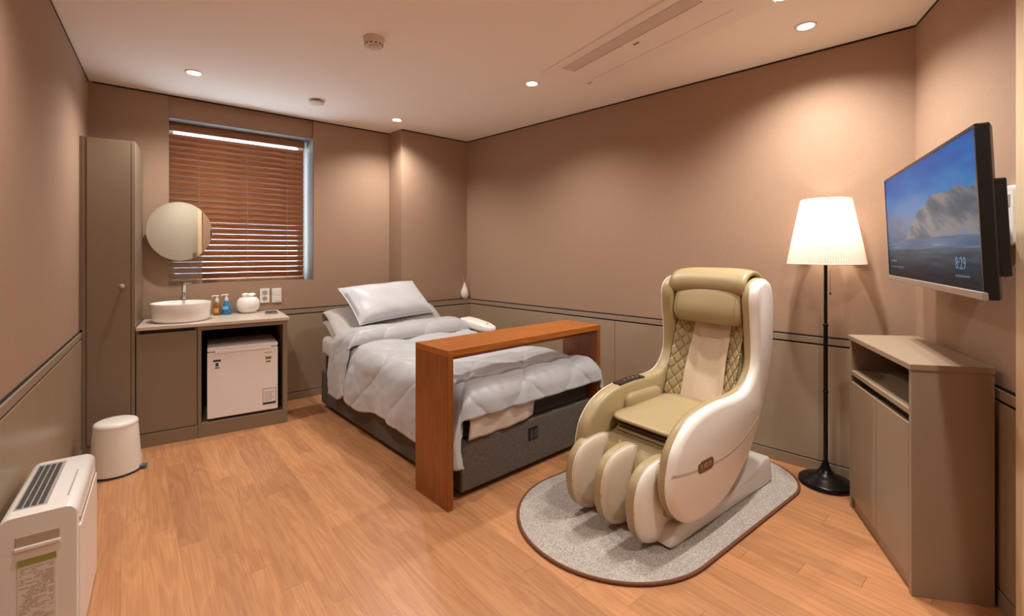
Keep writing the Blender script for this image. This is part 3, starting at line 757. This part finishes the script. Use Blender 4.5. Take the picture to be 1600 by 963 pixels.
# backrest: cushion with quilted bolsters and centre cloth
BP0, BP1 = np.array([-.125, .36]), np.array([-.345, 1.005])
bdir = (BP1-BP0)/np.linalg.norm(BP1-BP0); bn = np.array([bdir[1], -bdir[0]])   # towards the sitter
BL = np.linalg.norm(BP1-BP0); IW = HW-.080
def backpt(y, t, d): p = BP0+bdir*t+bn*d; return (p[0], y, p[1])
def backsheet(ya, yb, t0, t1, ny, nt_, fn, name, m, parent=ch, th=.02):
    P = [[backpt(y, t, fn(y, t)) for y in np.linspace(ya(t), yb(t), ny)] for t in np.linspace(t0, t1, nt_)]
    return MB().grid(P).build(name, m, parent, smooth=80, solid=th)
cw = lambda t: .115-.03*t                     # half width of the cloth
dish = lambda y, t: .075*(abs(y)/IW)**2.2-.02
MB().grid([[backpt(y, t, dish(y, t)-.045) for y in np.linspace(-IW, IW, 15)] for t in np.linspace(0, BL, 12)]).build('back_cushion', M_khaki, ch, smooth=80, solid=.04)
def quiltf(y, t):
    a_, b_ = .046, .072
    def g(u): w = abs((u+.5) % 1-.5)/math.hypot(1/a_, 1/b_); return 1-math.exp(-(w/.0042)**2)
    f1, f2 = g(y/a_+t/b_), g(y/a_-t/b_)
    return dish(y, t)+.009*f1*f2
for sg in (-1, 1):
    fa_ = lambda t, sg=sg: sg*(cw(t)+.001); fb_ = lambda t, sg=sg: sg*(IW-.004)
    backsheet(fa_, fb_, .02, BL*.86, 44, 190, quiltf, 'quilted_bolster', M_khaki, th=.006)
backsheet(lambda t: -cw(t)-.004, lambda t: cw(t)+.004, .0, BL*.86, 40, 60, lambda y, t: dish(y, t)+.016+.006*math.sin(y*60+t*6)*math.exp(-((abs(y)-.07)/.035)**2)+.004*math.sin(t*17+y*25), 'centre_cloth', M_cloth, th=.006)
# head pillow
mb = MB(); rs = []
hp = np.array([BP0+bdir*(BL*.905)+bn*.075])[0]
for y in np.linspace(-1, 1, 25):
    k = (1-abs(y)**8)**.5*.12+.88 if abs(y) < .999 else .80
    ring = []
    for a in np.linspace(0, 2*PI, 36, endpoint=False):
        u, v = .118*k*math.copysign(abs(math.cos(a))**.8, math.cos(a)), .068*k*math.copysign(abs(math.sin(a))**.8, math.sin(a))
        p = hp+bdir*u+bn*v; ring.append((p[0], y*(IW-.005), p[1]))
    rs.append(ring)
hpil = mb.rings(rs).build('head_pillow', M_khaki, ch, smooth=70)
for y in (-.165, .165):
    k = 1.0; ring = []
    for a in np.linspace(-.4*PI, PI*.75, 20):
        u, v = .119*math.copysign(abs(math.cos(a))**.8, math.cos(a)), .069*math.copysign(abs(math.sin(a))**.8, math.sin(a))
        p = hp+bdir*u+bn*v; ring.append((p[0], y*1.0, p[1]))
    MB().tube(ring, .0013, 5).build('seam', M_stitch, hpil)
# seat: three stacked flaps
def flap(name, z0, th, xf, xb, w, m, droop=.02, round_=.06):
    out = resample(np.array(rounded_rect(xf-xb, 2*w, round_, 8)), 90); cx = (xf+xb)/2
    def RR(k, dz): return [(cx+p[0]*k, p[1]*k, z0+dz-droop*float(sstep(.02, .36, cx+p[0]*k))) for p in out]
    return MB().rings([RR(.6, 0), RR(.95, 0), RR(.985, .003), RR(1, th*.35), RR(1, th*.6), RR(.985, th*.85), RR(.95, th), RR(.8, th*1.25), RR(.6, th*1.4), RR(.3, th*1.5), RR(.05, th*1.52)]).build(name, m, ch, smooth=60)
flap('seat_flap', .350, .018, .352, -.14, IW-.002, M_khaki, round_=.05)
flap('seat_flap', .376, .014, .346, -.14, IW-.002, M_khaki, round_=.05)
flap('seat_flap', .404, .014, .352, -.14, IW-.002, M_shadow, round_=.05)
flap('seat_cushion', .430, .022, .384, -.15, IW-.002, M_khaki, droop=.012, round_=.07)
MB().box(-.14, .30, -(IW), IW, .12, .346).build('seat_box', M_khaki, ch, bevel=.02, seg=3)
# front apron rolling from seat to footrest
P = []
for x, z in catmull([(.22, .352), (.32, .346), (.40, .31), (.44, .24), (.45, .12)], 6, False):
    P.append([(x+.006*abs(math.sin(y*40)), y, z) for y in np.linspace(-.20, .20, 30)])
MB().grid(P).build('apron', M_khaki, ch, smooth=True, solid=.02)
# footrest: three rounded partitions and two calf channels
fp_ = resample(catmull([(.30, .28), (.34, .325), (.42, .352), (.50, .352), (.575, .330), (.625, .275), (.640, .19), (.622, .10), (.575, .042), (.49, .012), (.41, .012), (.35, .05), (.31, .14)], 8), 90)
for k, yc in enumerate((-.203, -.030, .143)):
    def RR(d, y): q = inset(fp_, d); return [(p[0], yc+y, p[1]) for p in q]
    o = MB().rings([RR(.008, -.030), RR(.002, -.026), RR(0, -.018), RR(0, .012), RR(.002, .016)]).build('calf_partition', M_khaki, ch, smooth=60)
    MB().rings([RR(.003, .0162), RR(.003, .020), RR(.007, .025), RR(.022, .032), RR(.045, .036)]).build('side_face', M_cream if k == 2 else M_pink, o, smooth=60)
    MB().tube([(p[0], yc+.0168, p[1]) for p in inset(fp_, .0005)]+[(fp_[0][0], yc+.0168, fp_[0][1])], .0016, 5).build('piping', M_cream, o, smooth=True)
for yc in (-.1165, .0565):
    P = []
    for x, z in catmull([(.33, .325), (.40, .300), (.44, .25), (.45, .19), (.445, .12), (.42, .06), (.40, .04)], 5, False):
        P.append([(x-.03*(1-(t/.062)**2), yc+t, z-.01*(1-(t/.062)**2)) for t in np.linspace(-.064, .064, 12)])
    MB().grid(P).build('calf_channel', M_pink, ch, smooth=True, solid=.02)
# white plastic base with sled sides
def sled(sg):
    pr = resample(catmull([(.465, .004), (.47, .05), (.43, .082), (.2, .085), (-.05, .085), (-.28, .112), (-.40, .145), (-.455, .13), (-.47, .06), (-.462, .004), (-.2, .002), (.2, .002)], 6), 90)
    def RR(d, y): q = inset(pr, d); return [(p[0], sg*y, p[1]) for p in q]
    MB().rings([RR(.004, .10), RR(0, .106), RR(0, .216), RR(.002, .222), RR(.01, .226)]).build('base_rail', M_basew, ch, smooth=50)
sled(-1); sled(1)
MB().box(-.40, .40, -.10, .10, .004, .09).build('base_frame', M_black, ch, bevel=.01)
MB().box(-.12, .38, -.17, .17, .085, .20).build('mechanism_cover', M_khaki, ch, bevel=.03, seg=3)

# ------------------------------------------------------------------ floor lamp
fl_ = thing('floor_lamp', (1.692, 2.486, 0), 0, 'black floor lamp with a lit white pleated shade', 'lamp')
M_blk = mat('lamp_black', '#15110f', .28, metal=.4)
MB().lathe([(.002, 0), (.122, 0), (.126, .006), (.126, .020), (.118, .028), (.088, .034), (.078, .046), (.060, .052), (.040, .066), (.024, .09), (.016, .115), (.012, .13)], 56).build('base', M_blk, fl_, smooth=50)
po = MB().lathe([(.0105, .12), (.0105, .86)], 20).lathe([(.0085, .86), (.0085, 1.27)], 20).build('pole', M_blk, fl_, smooth=40)
for z in (.50, .86): MB().lathe([(.011, z-.006), (.0135, z-.004), (.0135, z+.004), (.011, z+.006)], 20).build('coupling', M_blk, po, smooth=30)
MB().tube([(.018, -.01, 1.16), (.018, -.01, 1.035)], .0012, 5).build('pull_cord', mat('cord_dark', '#5a4636', .6), fl_)
MB().lathe([(.001, -.006), (.005, -.003), (.005, .003), (.001, .006)], 10, (.018, -.01, 1.03)).build('pull_bead', M_blk, fl_, smooth=50)
M_shade = bpy.data.materials.new('pleated_shade'); M_shade.use_nodes = True
nt = M_shade.node_tree; nt.nodes.remove(nt.nodes['Principled BSDF'])
df = nt.nodes.new('ShaderNodeBsdfDiffuse'); df.inputs[0].default_value = (.86, .82, .77, 1)
tl = nt.nodes.new('ShaderNodeBsdfTranslucent'); tl.inputs[0].default_value = (.95, .90, .84, 1)
mx = nt.nodes.new('ShaderNodeMixShader'); mx.inputs[0].default_value = .55
nt.links.new(df.outputs[0], mx.inputs[1]); nt.links.new(tl.outputs[0], mx.inputs[2]); nt.links.new(mx.outputs[0], nt.nodes['Material Output'].inputs[0])
rs = []
NP = 96
for z, r in ((1.190, .178), (1.30, .158), (1.42, .135), (1.535, .113)):
    rs.append([((r+(.0036 if i % 2 else -.0036))*math.cos(PI*i/NP), (r+(.0036 if i % 2 else -.0036))*math.sin(PI*i/NP), z) for i in range(2*NP)])
sh = MB().rings(rs, cap=False).build('shade', M_shade, fl_)
M_trimw = mat('shade_trim', '#efe4d6', .7)
for z, r in ((1.190, .178), (1.535, .113)):
    MB().tube([(r*math.cos(a), r*math.sin(a), z) for a in np.linspace(0, 2*PI, 64)], .003, 6).build('shade_rim', M_trimw, sh, smooth=True)
for k in range(3):
    a = k*2*PI/3; MB().tube([(0, 0, 1.27), (.113*math.cos(a), .113*math.sin(a), 1.535)], .002, 5).build('spider_wire', M_blk, sh)
bu = MB().lathe([(.012, 1.27), (.014, 1.30), (.028, 1.34), (.03, 1.36), (.022, 1.385), (.004, 1.395)], 24).build('bulb', mat('bulb_glow', '#fff4e0', .4, emit=(1, .8, .58, 1), estr=6), fl_, smooth=True)
ld = bpy.data.lights.new('lamp_light', 'POINT'); ld.energy = LAMP_W; ld.color = LAMP_COL; ld.shadow_soft_size = .035
lo = bpy.data.objects.new('lamp_light', ld); COL.objects.link(lo); lo.parent = fl_; lo.location = (.0, 0, 1.38)

# ------------------------------------------------------------------ corner cabinet under the television
q0 = np.array([1.667, 2.274]); q1 = np.array([1.4525, 1.676]); q2 = np.array([1.70, 1.622]); q3 = np.array([1.975, 2.243])
kf = (q1-q0)/np.linalg.norm(q1-q0); KA = math.degrees(math.atan2(kf[1], kf[0])); KL = np.linalg.norm(q1-q0)
kc = thing('corner_cabinet', (q0[0], q0[1], 0), KA, 'low taupe two-door cabinet with open slot, below the television', 'cabinet')
kx, ky = kf, np.array([-kf[1], kf[0]])
def kl(p): v = np.array(p)-q0; return np.array([np.dot(v, kx), np.dot(v, ky)])
M_kcab = mat('cabinet_taupe_light', '#9a8670', .4, noise=.02, nscale=2, bump=.03, bscale=400)
HK = .845; b2, b3 = kl(q2), kl(q3); n_ = lambda *p: [tuple(x) for x in p]
def depth(x): return b3+(b2-b3)*((x-b3[0])/(b2[0]-b3[0]))
MB().prism(n_((-.004, -.006), (KL+.006, -.006), b2+np.array([.006, 0]), b3), HK-.022, HK).build('top', M_kcab, kc, bevel=.002)
MB().prism(n_((KL-.02, 0), (KL, 0), b2, b2-np.array([.02, 0])), 0, HK-.022).build('side_panel', M_kcab, kc, bevel=.001)
MB().prism(n_((0, 0), (.02, 0), b3+np.array([.02, 0]), b3), 0, HK-.022).build('side_panel', M_kcab, kc, bevel=.001)
MB().box(.02, KL-.02, .012, .026, 0, .055).build('plinth', M_kcab, kc)
MB().prism(n_((.02, .0), (KL-.02, .0), b2+np.array([-.0205, -.012]), b3+np.array([.0205, -.012])), .655, .675).build('shelf', M_kcab, kc, bevel=.001)
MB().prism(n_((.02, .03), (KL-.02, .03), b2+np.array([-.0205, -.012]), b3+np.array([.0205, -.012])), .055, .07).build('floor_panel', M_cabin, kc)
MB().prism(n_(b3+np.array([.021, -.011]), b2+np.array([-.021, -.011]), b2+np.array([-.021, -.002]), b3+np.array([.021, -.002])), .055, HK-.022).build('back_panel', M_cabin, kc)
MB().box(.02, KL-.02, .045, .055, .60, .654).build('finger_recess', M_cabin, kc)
mid = KL/2
for a, b in ((.023, mid-.0025), (mid+.0025, KL-.023)): MB().box(a, b, .0, .018, .058, .622).build('door', M_kcab, kc, bevel=.0015)

# ------------------------------------------------------------------ television
A_ = np.array([1.806, 2.205]); B_ = np.array([1.258, 1.226])
tvd = (B_-A_)/np.linalg.norm(B_-A_); TL_ = np.linalg.norm(B_-A_); TVA = math.degrees(math.atan2(tvd[1], tvd[0]))
tv = thing('television', ((A_[0]+B_[0])/2, (A_[1]+B_[1])/2, 1.122), TVA, 'wall-mounted television showing a mountain beach lock screen', 'television')
tv.rotation_euler = (math.radians(2.5), 0, math.radians(TVA))
hw_, TVH = TL_/2, .475
MB().prism([(-hw_, .004), (hw_, .004), (hw_, .03), (hw_*.9, .052), (-hw_*.9, .052), (-hw_, .03)], 0, TVH).build('housing', M_black, tv, bevel=.003)
bz = MB()
bz.box(-hw_, hw_, 0, .008, TVH-.010, TVH).box(-hw_, -hw_+.010, 0, .008, .024, TVH-.010).box(hw_-.010, hw_, 0, .008, .024, TVH-.010).build('bezel', M_black, tv, bevel=.001)
MB().box(-hw_, hw_, -.004, .010, 0, .022).build('silver_bar', mat('tv_silver', '#b9aaa0', .3, metal=.5), tv, bevel=.002)
def screen_mat():
    m = bpy.data.materials.new('screen_picture'); m.use_nodes = True; nt = m.node_tree; L = nt.links; b = nt.nodes['Principled BSDF']
    b.inputs['Base Color'].default_value = (.004, .005, .006, 1); b.inputs['Roughness'].default_value = .35; b.inputs['Specular IOR Level'].default_value = .04
    tc = nt.nodes.new('ShaderNodeTexCoord'); sx = nt.nodes.new('ShaderNodeSeparateXYZ'); L.new(tc.outputs['Generated'], sx.inputs[0])
    X, Z = sx.outputs[0], sx.outputs[2]
    def math_(op, a, b_=None, c=None):
        n = nt.nodes.new('ShaderNodeMath'); n.operation = op
        for k, v in enumerate((a, b_, c)):
            if v is None: continue
            if isinstance(v, (int, float)): n.inputs[k].default_value = v
            else: L.new(v, n.inputs[k])
        return n.outputs[0]
    def noise(scale, det, vec):
        n = nt.nodes.new('ShaderNodeTexNoise'); n.inputs['Scale'].default_value = scale; n.inputs['Detail'].default_value = det; L.new(vec, n.inputs['Vector']); return n.outputs['Fac']
    def comb(x, y, z=0):
        n = nt.nodes.new('ShaderNodeCombineXYZ')
        for k, v in enumerate((x, y, z)):
            if isinstance(v, (int, float)): n.inputs[k].default_value = v
            else: L.new(v, n.inputs[k])
        return n.outputs[0]
    def ramp(f, stops):
        n = nt.nodes.new('ShaderNodeValToRGB'); e = n.color_ramp.elements
        e[0].position, e[0].color = stops[0][0], lin(stops[0][1]); e[1].position, e[1].color = stops[-1][0], lin(stops[-1][1])
        for p, c in stops[1:-1]: k = e.new(p); k.color = lin(c)
        L.new(f, n.inputs[0]); return n.outputs[0]
    def mix(f, a, b_):
        n = nt.nodes.new('ShaderNodeMixRGB'); L.new(f, n.inputs[0]); L.new(a, n.inputs[1]); L.new(b_, n.inputs[2]); return n.outputs[0]
    vec = comb(X, math_('MULTIPLY', Z, .5))
    sky = ramp(math_('MULTIPLY_ADD', noise(3.2, 4, comb(math_('MULTIPLY', X, 1.2), math_('MULTIPLY', Z, 2.2))), .55, math_('MULTIPLY_ADD', Z, .75, -.32)), [(.15, '#4c648c'), (.36, '#6e86b0'), (.46, '#2f8fdc'), (.60, '#0a78d4'), (.8, '#0058bc')])
    # ridge height along x
    rid = math_('ADD', math_('MULTIPLY', noise(5.0, 6, comb(X, 3.3)), .26), math_('MULTIPLY', math_('SMOOTH_MIN', math_('MAXIMUM', math_('MULTIPLY_ADD', X, 1.15, -.24), 0.0), .42, .15), .9))
    rid = math_('ADD', rid, .17)
    mtn = ramp(noise(9, 6, comb(math_('MULTIPLY_ADD', Z, .7, X), math_('MULTIPLY', Z, .5))), [(.30, '#22405f'), (.45, '#566b84'), (.55, '#94908f'), (.68, '#6f8fb4')])
    c = mix(math_('LESS_THAN', Z, rid), sky, mtn)
    haze = ramp(noise(6, 3, comb(math_('MULTIPLY', X, .6), math_('MULTIPLY', Z, 8))), [(.35, '#40608a'), (.6, '#5b7da3'), (.7, '#86a6c4')])
    c = mix(math_('LESS_THAN', Z, .36), c, haze)
    sand = ramp(math_('MULTIPLY_ADD', noise(5, 4, comb(X, math_('MULTIPLY', Z, 6))), .5, Z), [(.25, '#0f1a26'), (.42, '#23384c'), (.58, '#47617a')])
    c = mix(math_('LESS_THAN', Z, .27), c, sand)
    L.new(c, b.inputs['Emission Color']); b.inputs['Emission Strength'].default_value = .32
    return m
scr = MB().box(-hw_+.010, hw_-.010, .002, .006, .023, TVH-.010).build('screen', screen_mat(), tv)
M_txt = mat('screen_text', '#000000', .4, emit='#4f83a8', estr=.4)
text('clock_text', '8:29', .052, M_txt, scr, Matrix.Translation((hw_-.17, .0017, .095)) @ Matrix.Rotation(PI/2, 4, 'X'), .0002)
for (x, z, w, h) in ((hw_-.22, .055, .12, .006), (-hw_+.06, .088, .10, .008), (-hw_+.06, .062, .22, .006)):
    MB().box(x, x+w, .0014, .0022, z, z+h).build('caption_line', mat('screen_text_dim', '#000000', .4, emit='#3f5f7a', estr=.35), scr)
# wall bracket
mt = MB().box(-.16, .16, .053, .075, .10, .38).build('mount_plate', M_black, tv, bevel=.003)
MB().box(-.04, .04, .075, .20, .19, .29).build('mount_arm', M_black, mt, bevel=.003)
MB().box(hw_*.62, hw_*.9, .045, .075, .06, .33).build('rear_module', M_black, tv, bevel=.004)
# white box and cable beside the door
pbx = R0+ER*.875
bxw = thing('wall_box', (pbx[0], pbx[1], 1.375), math.degrees(math.atan2(ER[1], ER[0])), 'white oblong wall box beside the door frame, behind the television', 'wall box')
MB().rings([[(x, y, z) for x, z in rounded_rect(.085, .20, .015)] for y in (-.001, -.028)]).build('cover', M_white, bxw, bevel=.004)
MB().box(-.025, .025, -.0295, -.028, .03, .07).build('display', mat('box_grey', '#a49a92', .4), bxw)
pc = [(*(R0+ER*.60+np.array([-.03, .012])), 1.33), (*(R0+ER*.68+np.array([-.045, .02])), 1.345), (*(R0+ER*.80+np.array([-.02, .01])), 1.335), (*(R0+ER*.83+np.array([-.012, .008])), 1.26), (*(R0+ER*.84+np.array([-.012, .008])), 1.20)]
tag(MB().tube([tuple(p) for p in catmull(pc, 6, False)], .003, 6).build('power_cable', M_black, None, smooth=True), 'thin black cable looping from television to the white wall box', 'cable')

# ------------------------------------------------------------------ stool, air purifier, vase
st = thing('stool', (-2.262, 2.632, 0), 20, 'white tapered round plastic stool with dark base ring', 'stool')
M_st = mat('stool_plastic', '#e6dccd', .32, coat=.1)
MB().lathe([(.118, .012), (.116, .03), (.100, .262), (.098, .268)], 56).build('body', M_st, st, smooth=50)
MB().lathe([(.100, .268), (.101, .276), (.096, .288), (.080, .295), (.04, .298), (.001, .299)], 56).build('seat', mat('stool_top', '#efe8de', .3, coat=.1), st, smooth=60)
MB().lathe([(.116, 0), (.121, .002), (.121, .011), (.118, .0125)], 56).build('base_ring', mat('stool_ring', '#2f2f33', .5), st, smooth=40)
MB().box(.112, .145, -.018, .018, .006, .024).build('foot_tab', mat('stool_tab', '#54606c', .5), st, bevel=.004)
# air purifier, rear right bottom corner at (-1.626, 1.793)
ap = thing('air_purifier', (-1.345, 1.428, 0), math.degrees(math.atan2(.797, -.604)), 'white slim air purifier with top grille against the left wall', 'air purifier')
M_ap = mat('purifier_white', '#ece6df', .3, coat=.15)
LP, WP_, HP_ = .46, .172, .475
rr = rounded_rect(WP_, HP_, .028, 6)     # section: across (y), up (z)
sec = [(max(-WP_/2, min(WP_/2, a)), b+HP_/2) for a, b in rr]
sec = [(a if b > .10 else math.copysign(WP_/2, a), max(b, .012)) for a, b in sec]
MB().rings([[(x, WP_/2+a*k, .012+(b-.012)*(1 if k == 1 else .995)) for a, b in sec] for x, k in ((0, .97), (.008, 1), (LP-.008, 1), (LP, .97))]).build('housing', M_ap, ap, smooth=40)
MB().box(.02, LP-.02, .012, WP_-.012, 0, .014).build('foot_frame', mat('purifier_foot', '#6d655e', .6), ap)
# right-hand cover plate with groove
MB().box(.012, LP-.012, -.006, .002, .03, .40).build('front_cover', M_ap, ap, bevel=.004)
MB().box(.03, LP-.03, -.0035, .001, .405, .418).build('groove', mat('purifier_shadow', '#b59f8c', .5), ap)
# grille in the top
gr = MB().box(.05, LP-.04, .075, .148, HP_-.0005, HP_+.0012).build('top_grille', mat('grille_grey', '#a49c94', .5), ap)
M_gs = mat('grille_slot', '#2b2826', .7)
sl = None
for i in range(26):
    for j in range(4):
        if sl is None: sl = MB().box(0, .0095, 0, .012, 0, .0008).build('slot', M_gs, gr); o = sl
        else: o = sl.copy(); COL.objects.link(o)
        o.location = (.058+i*.0135, .084+j*.0158, HP_+.0012)
MB().box(.08, .30, .030, .034, HP_-.0002, HP_+.0006).build('touch_icons', mat('icon_grey', '#a9a19a', .5), ap)
# near end: hand grip and sheet of print
MB().box(-.002, .004, .04, .135, .385, .415).build('hand_grip', mat('grip_recess', '#b8a592', .5), ap, bevel=.002)
MB().box(-.007, .002, .038, .137, .372, .384).build('grip_lip', M_ap, ap, bevel=.003)
sp_ = MB().box(-.0012, .001, .048, .130, .07, .345).build('print_sheet', mat('sheet_paper', '#e6dbce', .6), ap)
MB().box(-.0018, -.0011, .048, .130, .325, .345).build('green_band', mat('band_green', '#a3a35a', .6), sp_)
M_pt = mat('print_grey', '#aca196', .6)
random.seed(11)
for i in range(34):
    z = .315-i*.0062
    y = .053
    while y < .122:
        w = random.uniform(.006, .03); w = min(w, .126-y)
        if random.random() < .75: MB().box(-.0016, -.0011, y, y+w, z, z+.0026).build('print', M_pt, sp_)
        y += w+.004
# vase on the pillar ledge
d = (P3-P2)/np.linalg.norm(P3-P2); vp = P3-d*.055-outn(P2, P3)*.036
va = thing('reed_vase', (vp[0], vp[1], .775), 0, 'small white teardrop vase with two thin sticks on the corner ledge', 'vase')
MB().lathe([(.022, 0), (.030, .004), (.038, .03), (.041, .055), (.036, .085), (.020, .125), (.012, .15), (.012, .165), (.009, .165), (.009, .14)], 36).build('vase_body', mat('vase_matt', '#e8ddd4', .6), va, smooth=60)
for k, (dx, dy) in enumerate(((-.030, .005), (.034, -.004))):
    MB().tube([(0, 0, .14), (dx*.45, dy, .19), (dx, dy, .235)], .0034, 6).build('stick', mat('reed', '#b99c86', .8), va)
